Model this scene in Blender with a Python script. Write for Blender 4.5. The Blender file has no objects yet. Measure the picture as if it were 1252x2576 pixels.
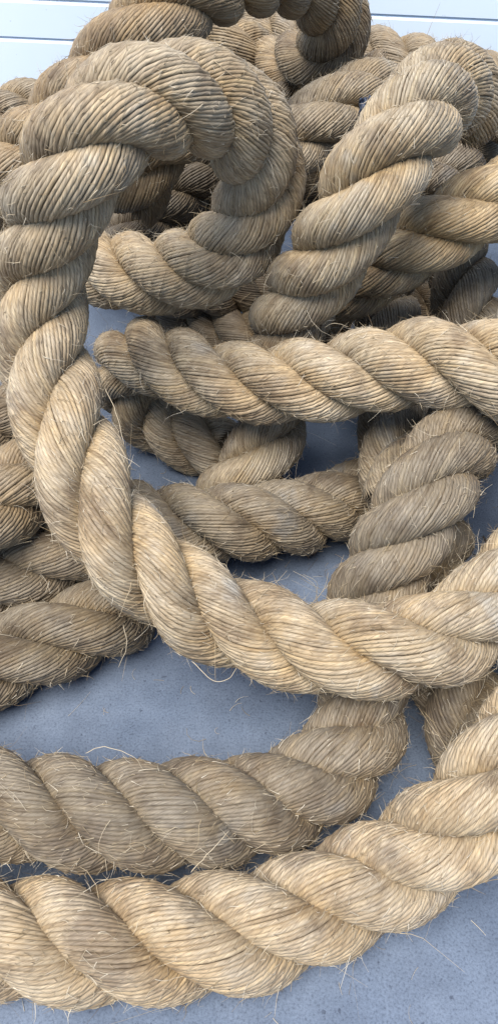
import bpy, math, random
import numpy as np
from mathutils import Matrix, Vector

scene = bpy.context.scene
col = scene.collection
R_ = math.radians

# ------------------------------------------------------------------ camera
CAM_H, PITCH, ROLL = 0.78, R_(46), R_(2.6)
fwd = Vector((0, math.cos(PITCH), -math.sin(PITCH)))
r0 = Vector((1, 0, 0)); u0 = r0.cross(fwd)
right = math.cos(ROLL) * r0 + math.sin(ROLL) * u0
up = -math.sin(ROLL) * r0 + math.cos(ROLL) * u0
cd = bpy.data.cameras.new('camera')
cam = bpy.data.objects.new('camera', cd); col.objects.link(cam)
m = Matrix((right, up, -fwd)).transposed().to_4x4(); m.translation = (0, 0, CAM_H)
cam.matrix_world = m
cd.sensor_fit = 'VERTICAL'; cd.sensor_height = 36; cd.lens = 36 * 1946 / 2576
cd.clip_start = 0.01; cd.clip_end = 100
scene.camera = cam

# ------------------------------------------------------------------ sky, sun, exposure
SUN_EL, SUN_AZ = R_(67), R_(215)          # azimuth clockwise from +Y: high on the left, a little behind the viewer
w = bpy.data.worlds.new('World'); scene.world = w; w.use_nodes = True
nt = w.node_tree; bg = nt.nodes['Background']
sky = nt.nodes.new('ShaderNodeTexSky'); sky.sky_type = 'NISHITA'; sky.sun_disc = False
sky.sun_elevation = SUN_EL; sky.sun_rotation = SUN_AZ
nt.links.new(sky.outputs[0], bg.inputs[0]); bg.inputs[1].default_value = 0.085
sl = bpy.data.lights.new('sun', 'SUN'); sl.energy = 3.4; sl.angle = R_(42); sl.color = (1.0, 0.95, 0.885)
so = bpy.data.objects.new('sun', sl); col.objects.link(so)
sd = Vector((math.sin(SUN_AZ) * math.cos(SUN_EL), math.cos(SUN_AZ) * math.cos(SUN_EL), math.sin(SUN_EL)))
so.rotation_euler = sd.to_track_quat('Z', 'Y').to_euler(); so.location = sd * 5
vs = scene.view_settings
vs.view_transform = 'Standard'; vs.look = 'None'; vs.gamma = 1; vs.exposure = 1.42

# ------------------------------------------------------------------ materials
def new_mat(name):
    mt = bpy.data.materials.new(name); mt.use_nodes = True
    return mt, mt.node_tree, mt.node_tree.nodes['Principled BSDF']
def nd(t, kind, **kw):
    n = t.nodes.new(kind)
    for k, v in kw.items(): setattr(n, k, v)
    return n
def ramp(t, fac, stops):
    r = nd(t, 'ShaderNodeValToRGB'); t.links.new(fac, r.inputs[0])
    e = r.color_ramp.elements
    while len(e) < len(stops): e.new(0.5)
    for i, (p, c) in enumerate(stops): e[i].position = p; e[i].color = (*c, 1) if len(c) == 3 else c
    return r
def mixc(t, fac, a, b, mode='MIX'):
    n = nd(t, 'ShaderNodeMix', data_type='RGBA', blend_type=mode)
    for s, v in ((0, fac), (6, a), (7, b)):
        if hasattr(v, 'is_linked'): t.links.new(v, n.inputs[s])
        elif isinstance(v, (int, float)): n.inputs[s].default_value = v
        else: n.inputs[s].default_value = (*v, 1)
    return n.outputs[2]
def math_(t, op, a, b=0.0, clamp=False):
    n = nd(t, 'ShaderNodeMath', operation=op, use_clamp=clamp)
    for i, v in enumerate((a, b)):
        if hasattr(v, 'is_linked'): t.links.new(v, n.inputs[i])
        else: n.inputs[i].default_value = v
    return n.outputs[0]
def noise(t, vec, scale, detail=3, rough=0.55, dims='3D'):
    n = nd(t, 'ShaderNodeTexNoise', noise_dimensions=dims)
    if vec is not None: t.links.new(vec, n.inputs['Vector'])
    n.inputs['Scale'].default_value = scale; n.inputs['Detail'].default_value = detail; n.inputs['Roughness'].default_value = rough
    return n.outputs[0]

def rope_material(name, tone, gold):
    mt, t, b = new_mat(name)
    geo = nd(t, 'ShaderNodeNewGeometry'); info = nd(t, 'ShaderNodeObjectInfo')
    uv = nd(t, 'ShaderNodeUVMap')
    # fibres run along the yarn with a slant (the yarn's own twist)
    sep = nd(t, 'ShaderNodeSeparateXYZ'); t.links.new(uv.outputs[0], sep.inputs[0])
    off = math_(t, 'MULTIPLY', info.outputs['Random'], 40.0)
    sk = math_(t, 'ADD', math_(t, 'MULTIPLY', sep.outputs[0], 260.0), math_(t, 'MULTIPLY', sep.outputs[1], 5.5))
    comb = nd(t, 'ShaderNodeCombineXYZ')
    t.links.new(math_(t, 'ADD', sk, off), comb.inputs[0])
    t.links.new(math_(t, 'ADD', math_(t, 'MULTIPLY', sep.outputs[0], 55.0), off), comb.inputs[1])
    fib = noise(t, comb.outputs[0], 1.3, 4, 0.65)
    lng = nd(t, 'ShaderNodeCombineXYZ')
    t.links.new(math_(t, 'ADD', math_(t, 'MULTIPLY', sep.outputs[0], 26.0), off), lng.inputs[0])
    t.links.new(math_(t, 'MULTIPLY', off, 3.7), lng.inputs[1])
    runs = noise(t, lng.outputs[0], 1.0, 2)
    patch = noise(t, geo.outputs['Position'], 11.0, 4, 0.6)
    patch2 = noise(t, geo.outputs['Position'], 27.0, 3, 0.6)
    grey = ramp(t, patch2, [(0.46, (0, 0, 0)), (0.66, (1, 1, 1))]).outputs[0]
    ochre = ramp(t, patch, [(0.40, (0, 0, 0)), (0.62, (1, 1, 1))]).outputs[0]
    straw = (0.415 * tone, 0.348 * tone, 0.250 * tone)
    ch = (0.455 * tone, 0.325 * tone, 0.165 * tone)
    bleach = (0.45 * tone, 0.405 * tone, 0.335 * tone)
    at = nd(t, 'ShaderNodeAttribute', attribute_name='bleach')
    c = mixc(t, math_(t, 'MULTIPLY', ochre, gold), straw, ch)
    c = mixc(t, math_(t, 'MULTIPLY', at.outputs['Fac'], math_(t, 'ADD', math_(t, 'MULTIPLY', grey, 0.45), 0.4), True), c, bleach)
    dirt = ramp(t, noise(t, geo.outputs['Position'], 19.0, 5, 0.65), [(0.36, (0.42, 0.38, 0.36)), (0.52, (1, 1, 1))]).outputs[0]
    c = mixc(t, 0.75, c, dirt, 'MULTIPLY')
    cool = ramp(t, noise(t, geo.outputs['Position'], 14.0, 3, 0.5), [(0.63, (0, 0, 0)), (0.74, (1, 1, 1))]).outputs[0]
    c = mixc(t, math_(t, 'MULTIPLY', cool, 0.65), c, (0.40 * tone, 0.405 * tone, 0.40 * tone))
    # yarn to yarn and run to run variation
    v = ramp(t, info.outputs['Random'], [(0.0, (0.80, 0.76, 0.70)), (0.35, (1.0, 0.98, 0.95)), (0.8, (1.05, 1.04, 1.02)), (1.0, (1.12, 1.08, 0.98))]).outputs[0]
    c = mixc(t, 1.0, c, v, 'MULTIPLY')
    c = mixc(t, 1.0, c, info.outputs['Color'], 'MULTIPLY')
    rv = ramp(t, runs, [(0.30, (0.72, 0.66, 0.58)), (0.5, (1, 1, 1)), (0.75, (1.18, 1.17, 1.15))]).outputs[0]
    c = mixc(t, 0.8, c, rv, 'MULTIPLY')
    fv = ramp(t, fib, [(0.35, (0.26, 0.21, 0.17)), (0.46, (0.85, 0.83, 0.80)), (0.54, (1.06, 1.05, 1.04)), (0.66, (1.75, 1.72, 1.66))]).outputs[0]
    c = mixc(t, 0.62, c, fv, 'MULTIPLY')
    t.links.new(c, b.inputs['Base Color'])
    b.inputs['Roughness'].default_value = 0.62
    b.inputs['Specular IOR Level'].default_value = 0.35
    b.inputs['Sheen Weight'].default_value = 0.04; b.inputs['Sheen Roughness'].default_value = 0.5
    bp = nd(t, 'ShaderNodeBump'); bp.inputs['Strength'].default_value = 0.7; bp.inputs['Distance'].default_value = 0.0009
    t.links.new(fib, bp.inputs['Height']); t.links.new(bp.outputs[0], b.inputs['Normal'])
    return mt
M_ROPE = rope_material('manila_fibre', 0.57, 0.85)

mt, t, b = new_mat('fuzz'); M_FUZZ = mt
uv = nd(t, 'ShaderNodeUVMap')
sep = nd(t, 'ShaderNodeSeparateXYZ'); t.links.new(uv.outputs[0], sep.inputs[0])
c = ramp(t, sep.outputs[0], [(0.0, (0.07, 0.045, 0.025)), (0.2, (0.20, 0.145, 0.075)), (0.55, (0.34, 0.275, 0.18)), (1.0, (0.50, 0.45, 0.36))]).outputs[0]
t.links.new(c, b.inputs['Base Color']); b.inputs['Roughness'].default_value = 0.5
mt, t, b = new_mat('strand_core'); M_CORE = mt
b.inputs['Base Color'].default_value = (0.085, 0.06, 0.036, 1); b.inputs['Roughness'].default_value = 0.9

mt, t, b = new_mat('concrete'); M_FLOOR = mt
geo = nd(t, 'ShaderNodeNewGeometry')
n1 = noise(t, geo.outputs['Position'], 5, 5, 0.6)
n2 = noise(t, geo.outputs['Position'], 420, 3, 0.7)
n3 = noise(t, geo.outputs['Position'], 150, 2, 0.5)
n4 = noise(t, geo.outputs['Position'], 26, 4, 0.6)
c1 = ramp(t, n1, [(0.3, (0.058, 0.079, 0.116)), (0.7, (0.104, 0.130, 0.174))]).outputs[0]
c2 = mixc(t, 0.75, c1, ramp(t, n4, [(0.3, (0.80, 0.81, 0.83)), (0.65, (1.12, 1.12, 1.12))]).outputs[0], 'MULTIPLY')
c3 = mixc(t, 0.9, c2, ramp(t, n2, [(0.34, (0.58, 0.60, 0.63)), (0.47, (0.97, 0.97, 0.98)), (0.7, (1.22, 1.22, 1.22))]).outputs[0], 'MULTIPLY')
pores = ramp(t, n3, [(0.27, (0.45, 0.46, 0.5)), (0.34, (1, 1, 1))]).outputs[0]
c4 = mixc(t, 0.8, c3, pores, 'MULTIPLY')
t.links.new(c4, b.inputs['Base Color']); b.inputs['Roughness'].default_value = 0.75
b.inputs['Specular IOR Level'].default_value = 0.3
bp = nd(t, 'ShaderNodeBump'); bp.inputs['Strength'].default_value = 0.5; bp.inputs['Distance'].default_value = 0.0012
t.links.new(math_(t, 'ADD', n2, math_(t, 'MULTIPLY', n3, 0.8)), bp.inputs['Height']); t.links.new(bp.outputs[0], b.inputs['Normal'])

mt, t, b = new_mat('white_enamel'); M_WALL = mt
geo = nd(t, 'ShaderNodeNewGeometry')
n1 = noise(t, geo.outputs['Position'], 3, 4); n2 = noise(t, geo.outputs['Position'], 60, 2, 0.4)
c1 = ramp(t, n1, [(0.3, (0.56, 0.65, 0.74)), (0.7, (0.61, 0.69, 0.78))]).outputs[0]
c2 = mixc(t, 0.8, c1, ramp(t, n2, [(0.205, (0.45, 0.46, 0.48)), (0.235, (1, 1, 1))]).outputs[0], 'MULTIPLY')
t.links.new(c2, b.inputs['Base Color']); b.inputs['Roughness'].default_value = 0.38

def flat_mat(name, rgb, rough=0.8):
    mt, t, b = new_mat(name)
    geo = nd(t, 'ShaderNodeNewGeometry')
    n = noise(t, geo.outputs['Position'], 300, 3)
    c = mixc(t, 1.0, rgb, ramp(t, n, [(0.3, (0.6, 0.6, 0.6)), (0.7, (1.3, 1.3, 1.3))]).outputs[0], 'MULTIPLY')
    t.links.new(c, b.inputs['Base Color']); b.inputs['Roughness'].default_value = rough
    return mt
M_BLUE = flat_mat('blue_cloth', (0.026, 0.038, 0.068))
M_TWIG = flat_mat('dark_twig', (0.05, 0.04, 0.035))

# ------------------------------------------------------------------ mesh helpers
def tag(o, label=None, cat=None, group=None, kind=None):
    for k, v in (('label', label), ('category', cat), ('group', group), ('kind', kind)):
        if v: o[k] = v
    return o
def mesh_obj(name, verts, faces, mat, parent=None, uvs=None, bleach=None, smooth=True):
    """verts (n,3) array, faces (m,k) array of equal sided faces."""
    me = bpy.data.meshes.new(name)
    verts = np.asarray(verts, np.float32); faces = np.asarray(faces, np.int32)
    k = faces.shape[1]; nf = len(faces)
    me.vertices.add(len(verts)); me.vertices.foreach_set('co', verts.ravel())
    me.loops.add(nf * k); me.loops.foreach_set('vertex_index', faces.ravel())
    me.polygons.add(nf)
    me.polygons.foreach_set('loop_start', np.arange(0, nf * k, k, dtype=np.int32))
    me.polygons.foreach_set('loop_total', np.full(nf, k, np.int32))
    if uvs is not None:
        l = me.uv_layers.new(name='UVMap'); l.data.foreach_set('uv', np.asarray(uvs, np.float32)[faces.ravel()].ravel())
    if bleach is not None:
        a = me.attributes.new('bleach', 'FLOAT', 'POINT'); a.data.foreach_set('value', np.asarray(bleach, np.float32))
    me.polygons.foreach_set('use_smooth', np.full(nf, smooth))
    me.update(); me.validate()
    me.materials.append(mat)
    o = bpy.data.objects.new(name, me); col.objects.link(o)
    if parent is not None:
        o.parent = parent
        o.matrix_parent_inverse = parent_world(parent).inverted()
    return o
def parent_world(p):
    mw = Matrix.Translation(p.location)
    return mw if p.parent is None else Matrix.Identity(4)
def grid_faces(n, k, closed):
    """n rings of k points."""
    i = np.arange(n - 1)[:, None] * k
    j = np.arange(k if closed else k - 1)[None]
    j2 = (j + 1) % k
    return np.stack([i + j, i + j2, i + k + j2, i + k + j], -1).reshape(-1, 4)
def unit(a): return a / np.maximum(np.linalg.norm(a, axis=-1, keepdims=True), 1e-9)
def smooth_noise(rng, x, scale):
    """1-D value noise sampled at x, about -1..1."""
    n = int(x.max() / scale) + 4
    v = rng.uniform(-1, 1, n); q = x / scale; k = q.astype(int); f = q - k; f = f * f * (3 - 2 * f)
    return v[k] * (1 - f) + v[k + 1] * f
def spline(P, step):
    P = np.asarray(P, float)
    Q = np.vstack([2 * P[0] - P[1], P, 2 * P[-1] - P[-2]])
    out = []
    for i in range(len(P) - 1):
        p0, p1, p2, p3 = Q[i:i + 4]
        x = np.linspace(0, 1, 24, endpoint=False)[:, None]
        out.append(0.5 * (2 * p1 + (p2 - p0) * x + (2 * p0 - 5 * p1 + 4 * p2 - p3) * x ** 2 + (3 * p1 - p0 - 3 * p2 + p3) * x ** 3))
    out = np.vstack(out + [P[-1:]])
    for _ in range(30):
        out[1:-1] = .25 * out[:-2] + .5 * out[1:-1] + .25 * out[2:]
    s = np.r_[0, np.cumsum(np.linalg.norm(np.diff(out, axis=0), axis=1))]
    n = max(8, int(s[-1] / step)); q = np.linspace(0, s[-1], n)
    return np.stack([np.interp(q, s, out[:, i]) for i in range(3)], 1), q

PATHS = {
    'R1': [[-0.6251,0.2583,0.049],[-0.5857,0.2515,0.049],[-0.5463,0.2448,0.049],[-0.5068,0.2381,0.049],[-0.4674,0.2314,0.049],[-0.428,0.2246,0.049],[-0.3885,0.2179,0.049],[-0.3491,0.2112,0.0394],[-0.3126,0.2049,0.0398],[-0.2764,0.1993,0.0403],[-0.2407,0.1952,0.0408],[-0.2063,0.1937,0.0416],[-0.1717,0.1931,0.0422],[-0.1365,0.1921,0.0423],[-0.1009,0.1923,0.0424],[-0.0645,0.1948,0.0426],[-0.0281,0.1994,0.0428],[0.0081,0.2066,0.043],[0.0441,0.2164,0.0433],[0.0797,0.2292,0.0439],[0.1144,0.2449,0.0462],[0.1473,0.2611,0.0551],[0.1772,0.2746,0.0746],[0.2026,0.2885,0.1002],[0.2265,0.3085,0.1199],[0.2516,0.3364,0.1288],[0.28,0.3709,0.1296],[0.3112,0.4091,0.1281],[0.3351,0.4384,0.1151],[0.357,0.4653,0.0952],[0.3807,0.4943,0.0811],[0.4052,0.5243,0.0712],[0.4301,0.5549,0.0645],[0.4552,0.5856,0.0598],[0.4804,0.6165,0.0567],[0.5057,0.6475,0.0546],[0.5309,0.6785,0.0531],[0.5562,0.7095,0.0521],[0.5815,0.7404,0.0514],[0.6068,0.7714,0.0514],[0.6321,0.8024,0.0514]],
    'R2': [[-0.6646,0.3565,0.0507],[-0.6249,0.3511,0.0507],[-0.5853,0.3457,0.0507],[-0.5457,0.3403,0.0511],[-0.506,0.3349,0.0516],[-0.4664,0.3294,0.0524],[-0.4268,0.324,0.0535],[-0.3872,0.3186,0.0551],[-0.3443,0.3128,0.0609],[-0.3023,0.3069,0.0661],[-0.2613,0.301,0.0704],[-0.2212,0.2954,0.0735],[-0.1818,0.2907,0.0753],[-0.1429,0.2878,0.0755],[-0.1043,0.2882,0.0746],[-0.0653,0.2915,0.0712],[-0.0258,0.2978,0.0649],[0.0134,0.3084,0.0577],[0.0514,0.3246,0.0518],[0.0862,0.3474,0.0489],[0.1144,0.378,0.0491],[0.1302,0.4149,0.0525],[0.1325,0.4525,0.0605],[0.1309,0.4842,0.0789],[0.1344,0.5083,0.1077],[0.144,0.5291,0.1396],[0.1578,0.5484,0.1704],[0.1743,0.5699,0.1977],[0.1939,0.6003,0.2162],[0.2201,0.6487,0.2193],[0.2543,0.7117,0.2107],[0.2929,0.7745,0.202],[0.3342,0.8313,0.1961],[0.3794,0.8851,0.1894],[0.4297,0.941,0.1791],[0.454,0.9679,0.1621],[0.4738,0.99,0.1353],[0.4946,1.013,0.1101],[0.5184,1.0394,0.0916],[0.5437,1.0675,0.0785],[0.5697,1.0964,0.0695],[0.5962,1.1258,0.0633],[0.6228,1.1553,0.059],[0.6495,1.185,0.0561],[0.6763,1.2146,0.0542],[0.703,1.2443,0.0528],[0.7298,1.274,0.0519],[0.7566,1.3038,0.0519],[0.7833,1.3335,0.0519]],
    'R3': [[-0.3948,0.9949,0.2474],[-0.3516,0.981,0.2511],[-0.3086,0.9647,0.2558],[-0.2663,0.9465,0.2617],[-0.2244,0.9261,0.269],[-0.183,0.9024,0.2767],[-0.1418,0.8801,0.2862],[-0.1014,0.8638,0.2996],[-0.064,0.8545,0.3183],[-0.0337,0.8528,0.3434],[-0.0134,0.8556,0.3747],[-0.0046,0.8549,0.4109],[-0.0081,0.8437,0.4504],[-0.0239,0.8208,0.4886],[-0.0508,0.7893,0.5183],[-0.0841,0.7555,0.534],[-0.118,0.7257,0.5348],[-0.1477,0.704,0.5204],[-0.1728,0.6944,0.4913],[-0.1951,0.6976,0.4513],[-0.2123,0.7035,0.4074],[-0.2211,0.7002,0.368],[-0.2216,0.6849,0.335],[-0.2157,0.6601,0.3083],[-0.2045,0.6292,0.2871],[-0.1891,0.5962,0.2694],[-0.1724,0.5641,0.2517],[-0.1537,0.5355,0.2322],[-0.1322,0.5115,0.2109],[-0.1065,0.493,0.1894],[-0.0764,0.4793,0.1696],[-0.0439,0.468,0.1521],[-0.009,0.459,0.14],[0.0272,0.4505,0.1347],[0.0634,0.4411,0.1362],[0.0996,0.4326,0.1427],[0.1364,0.4308,0.1484],[0.1743,0.4388,0.1507],[0.211,0.456,0.1538],[0.2454,0.4825,0.1588],[0.2791,0.5162,0.1629],[0.3148,0.5549,0.1643],[0.3536,0.5966,0.1633],[0.367,0.6109,0.1629],[0.3929,0.6386,0.1503],[0.4151,0.6624,0.1271],[0.4374,0.6862,0.1039],[0.4622,0.7128,0.0872],[0.4883,0.7407,0.0755],[0.515,0.7693,0.0674],[0.5421,0.7983,0.0618],[0.5693,0.8274,0.0581],[0.5965,0.8566,0.0555],[0.6238,0.8858,0.0537],[0.6511,0.915,0.0525],[0.6784,0.9442,0.0517],[0.7057,0.9734,0.0517],[0.733,1.0027,0.0517]],
    'R4': [[0.6285,0.1003,0.0517],[0.6093,0.1354,0.0517],[0.5902,0.1705,0.0517],[0.571,0.2056,0.0526],[0.5518,0.2407,0.0538],[0.5327,0.2758,0.0555],[0.5135,0.3108,0.0581],[0.4944,0.3457,0.0619],[0.4754,0.3805,0.0675],[0.4567,0.4148,0.0756],[0.4383,0.4484,0.0875],[0.4209,0.4802,0.1043],[0.4053,0.5088,0.1275],[0.3929,0.5316,0.1579],[0.385,0.5459,0.1945],[0.3748,0.5647,0.2282],[0.3602,0.5915,0.2542],[0.3431,0.6226,0.2694],[0.3212,0.649,0.2853],[0.2925,0.6687,0.2977],[0.2594,0.6829,0.3038],[0.2255,0.6974,0.3023],[0.1914,0.7121,0.2912],[0.1563,0.724,0.2754],[0.1206,0.7322,0.2585],[0.0838,0.7385,0.2432],[0.0458,0.7442,0.2309],[0.0071,0.752,0.2214],[-0.0321,0.7654,0.2139],[-0.0717,0.7857,0.2085],[-0.1118,0.8143,0.2019],[-0.153,0.8497,0.1865],[-0.1818,0.8744,0.1496],[-0.1798,0.8828,0.1032],[-0.1601,0.8828,0.0675],[-0.1301,0.8745,0.0486],[-0.0956,0.8581,0.043],[-0.0612,0.8405,0.041],[-0.0283,0.8256,0.0381]],
    'R8': [[-0.9938,0.7971,0.0516],[-0.9548,0.8058,0.0516],[-0.9157,0.8145,0.0516],[-0.8767,0.8231,0.0523],[-0.8376,0.8318,0.0534],[-0.7986,0.8405,0.055],[-0.7596,0.8491,0.0573],[-0.7207,0.8578,0.0607],[-0.682,0.8664,0.0657],[-0.6436,0.8749,0.0731],[-0.606,0.8832,0.0838],[-0.5699,0.8912,0.0991],[-0.5369,0.8986,0.1204],[-0.5094,0.9047,0.1489],[-0.4935,0.9082,0.1854],[-0.4775,0.9117,0.2219],[-0.4616,0.9153,0.2584],[-0.4365,0.9209,0.289],[-0.402,0.9285,0.3118],[-0.3696,0.9393,0.3332],[-0.3383,0.9502,0.3552],[-0.3073,0.9592,0.3786],[-0.2768,0.9665,0.4029],[-0.2468,0.9726,0.4275],[-0.2178,0.9791,0.4523],[-0.1907,0.9876,0.4772],[-0.1647,0.9985,0.5013],[-0.139,1.0126,0.5238],[-0.1128,1.0328,0.5436],[-0.0826,1.0615,0.557],[-0.0473,1.0997,0.5615],[-0.0083,1.1452,0.5571],[0.0318,1.1927,0.5436],[0.0672,1.2324,0.5177],[0.0896,1.2611,0.4831],[0.0899,1.2794,0.4468],[0.0689,1.2994,0.4166],[0.0361,1.3561,0.3907],[0.0126,1.4069,0.3768]],
    'R12': [[-0.1491,0.6745,0.0652],[-0.1104,0.6604,0.0723],[-0.0721,0.6512,0.0798],[-0.0333,0.6486,0.0844],[0.0055,0.6558,0.0826],[0.0448,0.6725,0.0751],[0.0845,0.6955,0.0652],[0.124,0.7227,0.0563],[0.1631,0.7522,0.0497],[0.2025,0.7779,0.0461],[0.2412,0.799,0.0445],[0.2664,0.8115,0.0435]],
    'R17': [[0.1862,1.157,0.1851],[0.1937,1.1119,0.1717],[0.1965,1.0638,0.1581],[0.1965,1.0123,0.1465],[0.1947,0.957,0.1385],[0.1915,0.8979,0.1349],[0.1872,0.8361,0.1353],[0.1829,0.7736,0.1386],[0.1807,0.7142,0.1423],[0.1808,0.6583,0.1452],[0.181,0.6401,0.146]],
    'R22': [[0.2411,0.6953,0.0743],[0.2278,0.6461,0.0742],[0.2162,0.5939,0.0781],[0.213,0.5494,0.0742],[0.2176,0.5092,0.0676],[0.2267,0.4707,0.0628],[0.2363,0.4342,0.0569],[0.2436,0.3986,0.05],[0.2479,0.3623,0.045],[0.2522,0.3262,0.0424]],
    'R26': [[0.0172,1.3178,0.3492],[-0.0043,1.2865,0.3292],[-0.0295,1.2572,0.3119],[-0.0599,1.2369,0.2958],[-0.0925,1.2222,0.2799],[-0.1235,1.2066,0.2629],[-0.1493,1.185,0.2434],[-0.1726,1.1588,0.2245],[-0.195,1.1302,0.207],[-0.2186,1.1072,0.1868],[-0.2354,1.0966,0.1708]],
    'R7': [[-0.964,0.9942,0.0516],[-0.937,1.0237,0.0516],[-0.91,1.0532,0.0516],[-0.883,1.0827,0.0523],[-0.856,1.1122,0.0534],[-0.829,1.1417,0.055],[-0.802,1.1711,0.0573],[-0.7751,1.2005,0.0607],[-0.7483,1.2298,0.0658],[-0.7217,1.2588,0.0732],[-0.6957,1.2872,0.0839],[-0.6708,1.3144,0.0992],[-0.6479,1.3394,0.1206],[-0.629,1.3601,0.1491],[-0.612,1.3786,0.1802],[-0.5896,1.4031,0.2026],[-0.563,1.4321,0.2144],[-0.536,1.4612,0.2262],[-0.5081,1.4901,0.2373],[-0.4779,1.5164,0.2453],[-0.4448,1.5388,0.2492],[-0.4101,1.5578,0.2497],[-0.3863,1.5695,0.2492],[-0.3523,1.5865,0.2367],[-0.3232,1.6011,0.2136],[-0.3014,1.612,0.1818],[-0.2868,1.6193,0.1453],[-0.2609,1.6322,0.1177],[-0.2302,1.6475,0.0971],[-0.197,1.6641,0.0824],[-0.1624,1.6814,0.0721],[-0.1271,1.699,0.0651],[-0.0916,1.7168,0.0603],[-0.056,1.7346,0.057],[-0.0202,1.7525,0.0547],[0.0155,1.7703,0.0532],[0.0513,1.7882,0.0522],[0.0871,1.8061,0.0515],[0.1228,1.8239,0.0515],[0.1586,1.8418,0.0515]],
    'R30': [[-0.1861,1.1834,0.0494],[-0.147,1.1709,0.0473],[-0.108,1.1542,0.0467],[-0.0693,1.1331,0.048],[-0.0305,1.1039,0.0562],[0.0079,1.0829,0.0622],[0.047,1.0734,0.0644],[0.086,1.0703,0.0674],[0.1243,1.0748,0.0733],[0.1496,1.0802,0.078]],
    'R33': [[0.1507,1.2809,0.0566],[0.1881,1.267,0.0579],[0.2251,1.2534,0.0594],[0.2619,1.2401,0.0609],[0.2982,1.2255,0.0606],[0.3336,1.2088,0.0577],[0.3686,1.1918,0.0543],[0.4035,1.1752,0.051],[0.4266,1.1643,0.0489]],
    'R16': [[0.2872,1.0666,0.2372],[0.2903,1.0183,0.2233],[0.2929,0.9754,0.2059],[0.2977,0.9423,0.1819],[0.3075,0.9192,0.1508],[0.3114,0.9125,0.1396]],
    'R32': [[-0.0559,1.4359,0.2616],[-0.0188,1.4849,0.2509],[0.0206,1.5013,0.246],[0.0605,1.4901,0.2479],[0.1,1.476,0.2527],[0.1393,1.4698,0.2574],[0.1777,1.4714,0.2644],[0.2154,1.4776,0.2736],[0.2279,1.4799,0.2768]],
    'R29': [[-0.0294,1.305,0.2333],[-0.059,1.2952,0.2128],[-0.0899,1.2816,0.1951],[-0.1229,1.2675,0.1801],[-0.1578,1.2549,0.1682],[-0.1943,1.2442,0.1606],[-0.2321,1.2363,0.1584],[-0.2703,1.2306,0.1589],[-0.3081,1.2267,0.1599],[-0.3207,1.2257,0.1602]],
    'R10': [[-0.1707,1.4442,0.3949],[-0.1306,1.4322,0.3975],[-0.0912,1.4174,0.3995],[-0.0539,1.4118,0.3945],[-0.0218,1.4518,0.3672],[0.0043,1.4827,0.3327],[0.0121,1.4842,0.3225]],
    'R14': [[0.2276,1.1636,0.274],[0.2619,1.2104,0.281],[0.2969,1.2594,0.2885],[0.333,1.31,0.2963],[0.3697,1.3545,0.3051],[0.407,1.3946,0.3145],[0.4458,1.4356,0.3233],[0.473,1.4643,0.3175],[0.4978,1.4905,0.3003],[0.518,1.5119,0.2732],[0.5318,1.5265,0.2385],[0.543,1.5383,0.202],[0.5543,1.5502,0.1655],[0.5655,1.5621,0.129],[0.5856,1.5834,0.1018],[0.6108,1.61,0.0857],[0.6371,1.6378,0.0744],[0.6641,1.6664,0.0666],[0.6913,1.6952,0.0613],[0.7187,1.7241,0.0577],[0.7461,1.7531,0.0552],[0.7736,1.7821,0.0536],[0.8011,1.8112,0.0524],[0.8286,1.8402,0.0516],[0.8561,1.8693,0.0516],[0.8835,1.8984,0.0516]],
    'R34': [[0.0196,1.3619,0.1836],[0.0558,1.3492,0.2042],[0.0915,1.3417,0.2215],[0.1275,1.3379,0.2355],[0.1641,1.3331,0.246],[0.2012,1.3262,0.254]],
    'R35': [[-0.3511,1.4158,0.1869],[-0.3135,1.4062,0.1776],[-0.276,1.3963,0.168],[-0.239,1.3856,0.1577],[-0.2023,1.3741,0.1466],[-0.1668,1.3611,0.1341],[-0.133,1.3462,0.1196],[-0.0997,1.3304,0.1045]],
    'R31': [[-0.1024,1.0493,0.4131],[-0.133,1.0372,0.3976],[-0.1556,1.0332,0.3699],[-0.1743,1.0484,0.3293],[-0.1866,1.0662,0.2977]],
    'R13': [[-0.1188,1.6392,0.3738],[-0.0796,1.6228,0.3741],[-0.0419,1.6036,0.3745],[-0.0046,1.5816,0.3748],[0.0332,1.5581,0.3751],[0.071,1.531,0.3768],[0.1083,1.5029,0.3788],[0.145,1.4779,0.3788],[0.1815,1.4568,0.378],[0.2182,1.4387,0.3776],[0.254,1.42,0.3785],[0.2875,1.3945,0.3811],[0.3163,1.3551,0.3841],[0.3405,1.3073,0.3839],[0.3629,1.2609,0.3789],[0.3848,1.2155,0.3724],[0.3991,1.1854,0.3679],[0.4147,1.1527,0.3512],[0.4276,1.1258,0.3244],[0.4364,1.1073,0.2901],[0.4434,1.0926,0.2536],[0.4505,1.0778,0.2171],[0.4575,1.0631,0.1806],[0.4646,1.0483,0.1441],[0.4772,1.022,0.1167],[0.492,0.9909,0.0964],[0.5081,0.9573,0.0819],[0.5247,0.9223,0.0718],[0.5417,0.8868,0.0648],[0.5588,0.8509,0.0601],[0.576,0.815,0.0569],[0.5932,0.7789,0.0547],[0.6104,0.7429,0.0532],[0.6277,0.7068,0.0522],[0.6449,0.6707,0.0515],[0.6621,0.6346,0.0515],[0.6794,0.5985,0.0515]],
    'R9': [[0.248,1.0451,0.4366],[0.2151,0.9868,0.4791],[0.1779,0.9121,0.4931],[0.1492,0.8465,0.4851],[0.1241,0.8093,0.4662],[0.1037,0.7957,0.4365],[0.0867,0.7974,0.398],[0.0703,0.8077,0.3548],[0.0536,0.8212,0.3087],[0.0389,0.8337,0.2606],[0.0301,0.8395,0.2122],[0.0273,0.8347,0.1687],[0.0275,0.8189,0.1333],[0.0223,0.7934,0.1073],[0.0094,0.7661,0.0859],[-0.01,0.7449,0.0632],[-0.0338,0.726,0.0425]],
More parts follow.
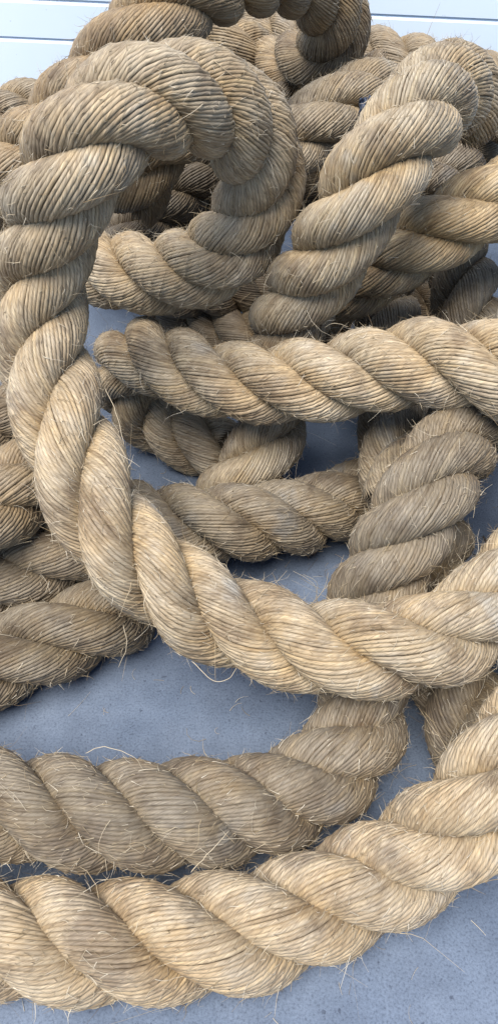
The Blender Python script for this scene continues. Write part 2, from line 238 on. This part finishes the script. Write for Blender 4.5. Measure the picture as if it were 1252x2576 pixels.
    'R15': [[0.0537,1.0079,0.162],[0.0843,0.987,0.1952],[0.113,0.968,0.2278],[0.1399,0.9524,0.2598],[0.1658,0.94,0.2901],[0.1927,0.9311,0.3169],[0.2211,0.9268,0.3398],[0.2514,0.9287,0.3587],[0.2841,0.9376,0.3741],[0.3193,0.9541,0.3864],[0.358,0.9768,0.3951],[0.3996,1.0033,0.4013],[0.4328,1.0245,0.3944],[0.4628,1.0436,0.3761],[0.4869,1.059,0.3481],[0.5029,1.0692,0.3129],[0.5167,1.078,0.2764],[0.5305,1.0868,0.2399],[0.5443,1.0956,0.2034],[0.558,1.1044,0.1669],[0.5718,1.1132,0.1304],[0.5965,1.1289,0.1031],[0.6272,1.1485,0.0866],[0.6595,1.1691,0.0751],[0.6926,1.1901,0.0671],[0.726,1.2114,0.0616],[0.7596,1.2328,0.0579],[0.7932,1.2543,0.0554],[0.8269,1.2758,0.0537],[0.8607,1.2973,0.0525],[0.8944,1.3188,0.0517],[0.9281,1.3403,0.0517],[0.9618,1.3618,0.0517]],
    'R19': [[-0.6118,0.2859,0.049],[-0.5761,0.304,0.049],[-0.5404,0.322,0.049],[-0.5046,0.34,0.049],[-0.4689,0.358,0.049],[-0.4332,0.376,0.049],[-0.3975,0.3941,0.049],[-0.3618,0.4121,0.0447],[-0.331,0.4276,0.0455],[-0.2996,0.4434,0.0468],[-0.2675,0.4589,0.0499],[-0.2353,0.4748,0.0541],[-0.2031,0.4919,0.0557],[-0.1716,0.5128,0.0526],[-0.143,0.5396,0.0478],[-0.1339,0.5494,0.0466]],
    'R20': [[-0.7045,0.3718,0.0516],[-0.6677,0.3877,0.0516],[-0.631,0.4036,0.0516],[-0.5943,0.4195,0.0524],[-0.5576,0.4354,0.0536],[-0.521,0.4513,0.0552],[-0.4843,0.4671,0.0577],[-0.4478,0.4829,0.0613],[-0.4114,0.4987,0.0666],[-0.3754,0.5143,0.0743],[-0.3422,0.5287,0.0772],[-0.3083,0.5426,0.0805],[-0.274,0.5566,0.0847],[-0.24,0.5713,0.0902],[-0.207,0.5872,0.0974],[-0.1868,0.5997,0.1026]],
    'R18': [[-0.7825,0.2273,0.0517],[-0.7492,0.2494,0.0517],[-0.7158,0.2715,0.0517],[-0.6825,0.2935,0.0525],[-0.6492,0.3156,0.0537],[-0.6158,0.3377,0.0555],[-0.5826,0.3597,0.0581],[-0.5494,0.3817,0.0619],[-0.5163,0.4036,0.0675],[-0.4837,0.4252,0.0756],[-0.4518,0.4463,0.0874],[-0.4216,0.4664,0.1042],[-0.3944,0.4844,0.1275],[-0.369,0.5012,0.1534],[-0.3384,0.5215,0.1692],[-0.3093,0.5408,0.1728],[-0.2818,0.563,0.1758],[-0.2576,0.5929,0.1758],[-0.2374,0.6343,0.1694],[-0.2209,0.6853,0.1583],[-0.2159,0.7033,0.1545]],
    'R36': [[-0.1628,1.1341,0.1246],[-0.1228,1.128,0.1297],[-0.0839,1.129,0.1302],[-0.046,1.1467,0.1197],[-0.0076,1.1683,0.1077],[0.0315,1.1751,0.1091],[0.0705,1.1785,0.1145]],
    'R25': [[-0.0358,1.0953,0.3179],[-0.0052,1.0999,0.3387],[0.0248,1.1078,0.359],[0.0549,1.1228,0.3769],[0.0869,1.1492,0.3902],[0.1219,1.1907,0.3975],[0.1607,1.2478,0.3984],[0.1743,1.2694,0.3977]],
    'R37': [[-0.8167,0.517,0.052],[-0.7808,0.5346,0.052],[-0.7449,0.5523,0.052],[-0.709,0.5699,0.0529],[-0.6731,0.5875,0.0543],[-0.6372,0.6051,0.0563],[-0.6014,0.6227,0.0593],[-0.5657,0.6403,0.0637],[-0.5303,0.6577,0.0701],[-0.4954,0.6748,0.0794],[-0.4616,0.6914,0.0928],[-0.43,0.707,0.1118],[-0.3964,0.7234,0.126],[-0.3631,0.7398,0.1283],[-0.3311,0.7602,0.1277],[-0.3009,0.786,0.1215],[-0.2708,0.8148,0.11]],
}

N_YARN = 30
RS, RH, RY = 0.0240, 0.0268, 0.00218     # strand radius, helix radius, yarn radius
STEP = 0.0074
def make_rope(key, label, lay=0.20, phase=0.0, tint=(1, 1, 1), fuzz=1.0, seed=1):
    mat = M_ROPE
    rng = np.random.default_rng(seed)
    c, s = spline(PATHS[key], STEP)
    n = len(c)
    for i in range(3): c[:, i] += 0.0012 * smooth_noise(rng, s, 0.06)
    T = unit(np.gradient(c, axis=0))
    N = np.zeros_like(T)
    a = np.cross(T[0], (0.3, 0.1, 1.0)); N[0] = a / np.linalg.norm(a)
    for i in range(1, n):
        v = N[i - 1] - T[i] * (N[i - 1] @ T[i]); N[i] = v / np.linalg.norm(v)
    B = np.cross(T, N)
    root = bpy.data.objects.new('rope', None); col.objects.link(root)
    lo = c[c[:, 2].argmin()]
    root.location = (lo[0], lo[1], max(lo[2] - 0.05, 0)); root.empty_display_size = 0.05
    tag(root, label, 'rope', 'lengths of rope heaped on the concrete')
    lay_s = np.interp(s / s[-1], *zip(*lay)) if isinstance(lay, list) else np.full(n, lay)
    om_s = np.r_[0, np.cumsum(2 * math.pi / (0.5 * (lay_s[1:] + lay_s[:-1])) * np.diff(s))]
    theta = om_s + phase + 0.22 * smooth_noise(rng, s, 0.11)
    hv, hf, hu, hbase = [], [], [], 0
    for j in range(3):
        th = theta + j * 2 * math.pi / 3 + 0.05 * smooth_noise(rng, s, 0.07)
        er0 = np.cos(th)[:, None] * N + np.sin(th)[:, None] * B
        rh = RH * (1 + 0.04 * smooth_noise(rng, s, 0.05))
        S = c + rh[:, None] * er0
        Ts = unit(np.gradient(S, axis=0))
        er = unit(er0 - Ts * (er0 * Ts).sum(1, keepdims=True))
        b_ = np.cross(Ts, er)
        ra = RS * (1 + 0.05 * smooth_noise(rng, s, 0.06)); rb = ra * 1.05
        # core: blocks light through the strand
        K = 8
        ph = np.arange(K) * 2 * math.pi / K
        core = S[:, None] + (0.90 * ra)[:, None, None] * np.cos(ph)[None, :, None] * er[:, None] + (0.90 * rb)[:, None, None] * np.sin(ph)[None, :, None] * b_[:, None]
        core[0] = core[0].mean(0) + 0.02 * (core[0] - core[0].mean(0)); core[-1] = core[-1].mean(0) + 0.02 * (core[-1] - core[-1].mean(0))
        strand = mesh_obj('strand', core.reshape(-1, 3), grid_faces(n, K, True), M_CORE, root)
        psi = -2.62 * om_s + 0.12 * smooth_noise(rng, s, 0.05) + rng.uniform(0, 6)
        for k in range(N_YARN):
            jit = 0.024 * smooth_noise(rng, s, 0.035) + 0.008 * rng.normal()
            phi = psi + 2 * math.pi * k / N_YARN + jit
            lift = 0.0004 * smooth_noise(rng, s, 0.03) + 0.00016 * rng.normal()
            cp, sp = np.cos(phi), np.sin(phi)
            A = (ra - RY + lift)[:, None]; Bq = (rb - RY + lift)[:, None]
            Y = S + A * cp[:, None] * er + Bq * sp[:, None] * b_
            out = unit(cp[:, None] * er + sp[:, None] * b_)
            Ty = unit(np.gradient(Y, axis=0))
            out = unit(out - Ty * (out * Ty).sum(1, keepdims=True))
            side = np.cross(Ty, out)
            ry = RY * (1 + 0.10 * rng.normal() + 0.13 * smooth_noise(rng, s, 0.022))
            ry[0] *= 0.05; ry[-1] *= 0.05
            ang = np.radians((-108, -37, 37, 108))
            V = Y[:, None] + ry[:, None, None] * (0.9 * np.cos(ang)[None, :, None] * out[:, None] + np.sin(ang)[None, :, None] * side[:, None])
            L = np.r_[0, np.cumsum(np.linalg.norm(np.diff(Y, axis=0), axis=1))]
            U = np.stack(np.broadcast_arrays(L[:, None], (np.arange(4) / 3.0)[None]), -1).reshape(-1, 2)
            rad = ((Y - c) * unit(Y - c)).sum(1)                      # distance from the rope's axis
            bl = np.clip((rad - 0.030) / 0.018, 0, 1)
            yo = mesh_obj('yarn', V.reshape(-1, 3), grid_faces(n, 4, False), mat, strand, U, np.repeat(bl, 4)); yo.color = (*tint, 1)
            # loose fibres springing from the outer side of this yarn
            idx = np.nonzero(rad > 0.030)[0]
            m_ = rng.poisson(fuzz * len(idx) * STEP * 121)
            if len(idx) == 0 or m_ == 0: continue
            for i in rng.choice(idx, m_):
                i = min(max(i, 2), n - 3)
                if out[i, 2] < -0.6: continue
                r_ = rng.random()
                if r_ < 0.55:      # short ends lying almost flat on the yarns
                    ln = rng.uniform(0.004, 0.011); lf = rng.uniform(0.0, 0.22); sd_ = rng.uniform(-0.55, 0.55)
                elif r_ < 0.965:    # short fuzz standing off
                    ln = rng.uniform(0.003, 0.011); lf = rng.uniform(0.1, 0.9); sd_ = rng.uniform(-1.0, 1.0)
                elif r_ < 0.9965:
                    ln = rng.uniform(0.010, 0.026); lf = rng.uniform(0.05, 0.7); sd_ = rng.uniform(-0.9, 0.9)
                else:
                    ln = rng.uniform(0.03, 0.06); lf = rng.uniform(0.1, 0.5); sd_ = rng.uniform(-0.7, 0.7)
                d = Ty[i] * rng.choice((-1, 1)) * rng.uniform(0.4, 1.1) + out[i] * lf + side[i] * sd_
                d /= np.linalg.norm(d)
                bend = rng.normal(size=3) * 0.9 - out[i] * 0.3 * lf
                ns = 2 if ln < 0.010 else 4
                q = np.linspace(0, 1, ns + 1)[:, None]
                pts = Y[i] + out[i] * ry[i] * 0.85 + ln * (d * q + bend * q * q * 0.5)
                if ns == 4: pts += ln * 0.10 * np.sin(q * rng.uniform(3, 7) + rng.uniform(0, 6)) * rng.normal(size=3) * q
                pts[:, 2] = np.maximum(pts[:, 2], 0.0012)
                t1 = np.cross(d, out[i] + 0.01); t1 /= np.linalg.norm(t1); t2 = np.cross(d, t1)
                rr = rng.uniform(0.00011, 0.00034) * np.linspace(1.15, 0.35, ns + 1)
                if ln > 0.014: rr *= 1.2
                ring = np.stack([t1, -0.5 * t1 + 0.87 * t2, -0.5 * t1 - 0.87 * t2])
                hv.append((pts[:, None] + rr[:, None, None] * ring[None]).reshape(-1, 3))
                hf.append(GF[ns] + hbase); hbase += 3 * (ns + 1)
                hu.append(np.full((3 * (ns + 1), 2), rng.random()))
    if hv:
        f = mesh_obj('loose_fibre', np.vstack(hv), np.vstack(hf), M_FUZZ, root, np.vstack(hu))
        f['kind'] = 'stuff'
    return root
GF = {2: grid_faces(3, 3, True), 4: grid_faces(5, 3, True)}

# ------------------------------------------------------------------ ground and door behind
v = np.array([(-6, -3, 0), (6, -3, 0), (6, 9, 0), (-6, 9, 0)]); v = [(-8, -6, 0), (8, -6, 0), (8, 1.95, 0), (-8, 1.95, 0)]
g = mesh_obj('ground', v, [(0, 1, 2, 3)], M_FLOOR, smooth=False); tag(g, 'smooth blue grey concrete floor under the heap of rope', 'floor', kind='structure')

WALL_Y, PLANK, Z0 = 1.84, 0.0716, 0.0702
door = bpy.data.objects.new('garage_door', None); col.objects.link(door); door.location = (0, WALL_Y, 0)
tag(door, 'white door of narrow horizontal grooved panels behind the heap of rope', 'garage door')
# each panel: flat face, chamfered top edge, 18 mm thick; narrow and wide ones alternate
panel_mesh = {}
z = 0.0702; i = 0
while z < 2.3:
    h = 0.0716 if i % 2 else 0.2148
    if h not in panel_mesh:
        prof = [(0.018, 0.0), (0.0022, 0.0), (0.0, 0.0010), (0.0, h - 0.0085), (0.0050, h - 0.0006), (0.018, h - 0.0006)]; k = len(prof)
        pv = [(x, y, q) for x in (-2.6, 2.6) for (y, q) in prof]
        pf = [(a, a + 1, k + a + 1, k + a) for a in range(k - 1)] + [(k - 1, 0, k, 2 * k - 1)]
        o = mesh_obj('panel', pv, pf, M_WALL, None, smooth=False); panel_mesh[h] = o.data
    else:
        o = bpy.data.objects.new('panel', panel_mesh[h]); col.objects.link(o)
    o.parent = door; o.location = (0, 0, z); z += h; i += 1
back = mesh_obj('backing', [(-2.6, 1.862, 0), (2.6, 1.862, 0), (2.6, 1.862, 2.5), (-2.6, 1.862, 2.5), (-2.6, 1.90, 0), (2.6, 1.90, 0), (2.6, 1.90, 2.5), (-2.6, 1.90, 2.5)],
                [(0, 1, 2, 3), (5, 4, 7, 6), (0, 4, 5, 1), (3, 2, 6, 7), (0, 3, 7, 4), (1, 5, 6, 2)], M_WALL, door, smooth=False)

# ------------------------------------------------------------------ the heap of rope
roots = {}
ROPES = [
    # key, label, lay, phase, tint (weathering, plus heap shade painted into the inner ropes), fuzz
    ('R1', 'thick tan rope lying nearest, along the bottom edge of the photo', 0.218, 0.4, (1.05, 1.015, 0.955), 1.0),
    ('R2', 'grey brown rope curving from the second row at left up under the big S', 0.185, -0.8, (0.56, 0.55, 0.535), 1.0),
    ('R3', 'pale tan rope looped at the top left, then sweeping across in a big S bend', [(0, .185), (.30, .185), (.42, .245), (1, .26)], -0.22, (1.05, 1.03, 0.985), 1.0),
    ('R4', 'cream rope lying level across the right middle, its left end bent double', 0.225, -0.36, (1.11, 1.085, 1.03), 1.0),
    ('R8', 'rope arching over the top of the heap, its dark end hanging down', 0.20, 0.0, (0.80, 0.74, 0.65), 0.8),  # tint browned: shade of the arch's underside put into the colour
    ('R9', 'tan rope slanting down from the top right crown into the middle of the heap', 0.205, 0.4, (0.98, 0.97, 0.93), 1.0),
    ('R15', 'golden tan rope slanting up to the right edge from behind the steep slanting rope', 0.205, 0.0, (1.16, 1.08, 0.92), 0.8),
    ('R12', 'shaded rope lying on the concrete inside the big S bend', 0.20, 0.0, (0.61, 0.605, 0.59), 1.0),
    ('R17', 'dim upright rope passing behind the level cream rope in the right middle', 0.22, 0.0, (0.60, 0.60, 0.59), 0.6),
    ('R16', 'dark grey rope standing in shade at the right edge below the golden rope', 0.20, 0.0, (0.42, 0.42, 0.41), 0.5),
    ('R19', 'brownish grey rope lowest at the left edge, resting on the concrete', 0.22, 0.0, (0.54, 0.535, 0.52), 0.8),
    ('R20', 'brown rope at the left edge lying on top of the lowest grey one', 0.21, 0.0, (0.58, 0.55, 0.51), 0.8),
    ('R18', 'tan rope at the left edge, uppermost of three tucked under the big S bend', 0.21, 0.0, (0.76, 0.72, 0.66), 0.8),
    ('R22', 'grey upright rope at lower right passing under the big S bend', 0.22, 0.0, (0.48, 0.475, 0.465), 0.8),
    ('R26', 'dark rope seen through the upper loop, crossing it from the top right', 0.20, 0.0, (0.40, 0.39, 0.38), 0.4),
    ('R29', 'darkest rope at the bottom of the upper loop, under another dark one', 0.20, 0.0, (0.40, 0.39, 0.38), 0.4),
    ('R25', 'greyish rope between the upper loop and the steep slanting rope', 0.21, 0.0, (0.80, 0.79, 0.77), 0.8),
    ('R10', 'fuzzy rope end seen under the arch at the top of the heap', 0.20, 0.0, (0.80, 0.77, 0.72), 0.8),
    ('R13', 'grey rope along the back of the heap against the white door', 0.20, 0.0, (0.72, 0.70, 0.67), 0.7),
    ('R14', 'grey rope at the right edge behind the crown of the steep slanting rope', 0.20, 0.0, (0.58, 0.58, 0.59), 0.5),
    ('R30', 'dark rope on the concrete under the upper loop and the level cream rope', 0.20, 0.0, (0.50, 0.48, 0.46), 0.3),
    ('R31', 'tan rope bend hanging just inside the top left of the upper loop', 0.20, 0.0, (0.74, 0.67, 0.56), 0.6),
    ('R32', 'dim rope crossing deep behind the upper loop', 0.20, 0.0, (0.50, 0.48, 0.46), 0.3),
    ('R33', 'dark rope lying deepest on the concrete behind the dim upright rope', 0.20, 0.0, (0.50, 0.48, 0.46), 0.3),
    ('R34', 'dark rope low in the gap left of the steep slanting rope', 0.20, 0.0, (0.50, 0.48, 0.46), 0.3),
    ('R35', 'dark rope farthest back inside the upper loop', 0.20, 0.0, (0.40, 0.39, 0.38), 0.3),
    ('R36', 'dark rope glimpsed between the foot of the upper loop and the steep slanting rope', 0.20, 0.0, (0.50, 0.48, 0.46), 0.3),
    ('R37', 'dark rope in the narrow gap left of the middle of the big S bend', 0.20, 0.0, (0.50, 0.48, 0.46), 0.3),
    ('R7', 'short grey piece of rope at the far left edge against the white door', 0.20, 0.0, (0.72, 0.70, 0.67), 0.5),
]
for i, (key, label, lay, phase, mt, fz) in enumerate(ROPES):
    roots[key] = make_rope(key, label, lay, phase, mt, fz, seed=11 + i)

# ------------------------------------------------------------------ stray fibres standing off the ropes
def tube(name, pts, r, mat, parent=None, sides=5, taper=0.45, wob=0.0, rng=None, label=None):
    c, s = spline(np.array(pts, float), 0.0025)
    n = len(c)
    if wob:
        for i in range(3): c[1:-1, i] += wob * smooth_noise(rng, s, 0.006)[1:-1]
    T = unit(np.gradient(c, axis=0)); a = unit(np.cross(T, (0.31, 0.17, 0.93))); b = np.cross(T, a)
    ph = np.arange(sides) * 2 * math.pi / sides
    rr = r * np.linspace(1, taper, n); rr[0] *= .3; rr[-1] *= .15
    V = c[:, None] + rr[:, None, None] * (np.cos(ph)[None, :, None] * a[:, None] + 0.6 * np.sin(ph)[None, :, None] * b[:, None])
    return mesh_obj(name, V.reshape(-1, 3), grid_faces(n, sides, True), mat, parent, np.full((n * sides, 2), 0.65))
STRAYS = [
    ('R3', [[0.0727, 0.4754, 0.1587], [0.0663, 0.4727, 0.1938], [0.0433, 0.4688, 0.2179]]),
    ('R3', [[0.0706, 0.4768, 0.16], [0.0694, 0.4773, 0.1913], [0.0536, 0.4728, 0.2079]]),
    ('R3', [[0.0649, 0.4738, 0.1571], [0.0761, 0.4702, 0.1914], [0.0786, 0.4755, 0.2105]]),
    ('R3', [[-0.0493, 0.4192, 0.1325], [-0.0274, 0.3997, 0.1304], [-0.0122, 0.4016, 0.1322], [-0.0019, 0.4199, 0.1332]]),
    ('R2', [[-0.0362, 0.2401, 0.0777], [-0.0195, 0.2513, 0.0996], [-0.0041, 0.2674, 0.1046]]),
    ('R3', [[-0.0875, 0.4496, 0.2152], [-0.0911, 0.4232, 0.2156], [-0.0839, 0.4154, 0.1851]]),
    ('R1', [[-0.078, 0.214, 0.078], [-0.0762, 0.1938, 0.0844], [-0.0823, 0.1874, 0.0741]]),
    ('R3', [[-0.1522, 0.6353, 0.2953], [-0.1347, 0.6032, 0.2782], [-0.122, 0.5602, 0.2506]]),
    ('R19', [[-0.1183, 0.4448, 0.153], [-0.1142, 0.4323, 0.134], [-0.1234, 0.4219, 0.1101]]),
    ('R9', [[0.0086, 0.8063, 0.2978], [0.0055, 0.7964, 0.3258], [0.0182, 0.8145, 0.3475]]),
    ('R1', [[-0.0537, 0.2055, 0.0679], [-0.0246, 0.1805, 0.0757], [-0.0046, 0.174, 0.0583]]),
    ('R4', [[0.1015, 0.7525, 0.3054], [0.0839, 0.7429, 0.3158], [0.0742, 0.7472, 0.306]]),
    ('R2', [[-0.1398, 0.3292, 0.1109], [-0.1219, 0.3295, 0.125], [-0.095, 0.32, 0.1298], [-0.0839, 0.3127, 0.1187]]),
]
rng = np.random.default_rng(77)
for key, pts in STRAYS:
    tube('stray_fibre', pts, 0.00045, M_FUZZ, roots[key], wob=0.0004, rng=rng)

# ------------------------------------------------------------------ small things lying about
t1 = bpy.data.objects.new('twig', None); col.objects.link(t1); t1.location = (0.3265, 0.7138, 0)
tag(t1, 'longer dark broken twig on the concrete at the right edge, standing off the pale rope', 'twig', 'twigs on the concrete')
tube('stem', [(0.3222, 0.7267, 0.002), (0.3255, 0.714, 0.0022), (0.3276, 0.6966, 0.0022)], 0.0017, M_TWIG, t1, 6, 0.7)
tube('side_shoot', [(0.3255, 0.714, 0.003), (0.3300, 0.7195, 0.004), (0.3325, 0.7280, 0.003)], 0.0009, M_TWIG, t1, 5, 0.6)
t2 = bpy.data.objects.new('twig', None); col.objects.link(t2); t2.location = (0.3109, 0.6871, 0)
tag(t2, 'shorter dark twig lying flat on the concrete, below the longer twig', 'twig', 'twigs on the concrete')
tube('stem', [(0.3026, 0.6916, 0.002), (0.3109, 0.6871, 0.0022), (0.3207, 0.6849, 0.002)], 0.0013, M_TWIG, t2, 6, 0.7)
tube('side_shoot', [(0.3109, 0.6871, 0.002), (0.3080, 0.6835, 0.003), (0.3065, 0.6790, 0.002)], 0.0007, M_TWIG, t2, 5, 0.6)

# crumpled scrap of blue cloth wedged between two ropes
rng = np.random.default_rng(5)
nu, nv = 13, 17
uu, vv = np.meshgrid(np.linspace(-1, 1, nu), np.linspace(-1, 1, nv), indexing='ij')
wx = 0.013 * uu * (1 - 0.25 * vv) + 0.004 * vv + 0.0012 * np.sin(9 * vv + 3 * uu)
wz = 0.026 * vv + 0.0015 * np.sin(7 * uu + 2 * vv)
wy = 0.006 * np.sin(5.2 * uu + 2.0 * vv) + 0.004 * np.sin(8.1 * vv - 2.7 * uu) + 0.0012 * rng.normal(size=uu.shape)
front = np.stack([wx, wy, wz], -1).reshape(-1, 3); backv = front + (0, 0.0012, 0)
ff = grid_faces(nu, nv, False); nb = len(front)
rim = [i * nv for i in range(nu)] + [(nu - 1) * nv + j for j in range(1, nv)] + [i * nv + nv - 1 for i in range(nu - 2, -1, -1)] + list(range(nv - 2, 0, -1))
rf = [(rim[i], rim[(i + 1) % len(rim)], rim[(i + 1) % len(rim)] + nb, rim[i] + nb) for i in range(len(rim))]
cl = mesh_obj('cloth_scrap', np.vstack([front, backv]), np.vstack([ff, ff[:, ::-1] + nb, np.array(rf)]), M_BLUE)
cl.scale = (0.72, 0.8, 0.62); cl.location = (0.1195, 0.9960, 0.4490); cl.rotation_euler = (R_(-25), R_(-18), R_(12))
tag(cl, 'small crumpled scrap of blue cloth wedged beside the steep slanting rope', 'cloth scrap')

# shed fibres and grit on the concrete
rng = np.random.default_rng(9)
lv, lf, lu, base = [], [], [], 0
for i in range(420):
    x, y = rng.uniform(-0.45, 0.45), rng.uniform(0.10, 0.95)
    ln = rng.uniform(0.004, 0.018) if rng.random() < 0.85 else rng.uniform(0.02, 0.045)
    a0 = rng.uniform(0, 6.28); ns = 4; q = np.linspace(0, 1, ns + 1)
    a = a0 + rng.normal() * 1.3 * q
    px = x + np.cumsum(np.cos(a)) * ln / ns; py = y + np.cumsum(np.sin(a)) * ln / ns
    pts = np.stack([px, py, 0.0007 + 0.0015 * rng.random() * np.sin(q * 3.14)], -1)
    rr = rng.uniform(0.00015, 0.0003) * np.linspace(1, 0.5, ns + 1)
    T = unit(np.gradient(pts, axis=0)); b1 = unit(np.cross(T, (0, 0, 1))); b2 = np.cross(T, b1)
    V = pts[:, None] + rr[:, None, None] * np.stack([b1, -0.5 * b1 + 0.87 * b2, -0.5 * b1 - 0.87 * b2], 1)
    lv.append(V.reshape(-1, 3)); lf.append(GF[4] + base); base += 15
    lu.append(np.full((15, 2), rng.random()))
lt = mesh_obj('fibre_litter', np.vstack(lv), np.vstack(lf), M_FUZZ, None, np.vstack(lu))
tag(lt, 'fine shed rope fibres scattered over the blue grey concrete', 'fibre litter', kind='stuff')
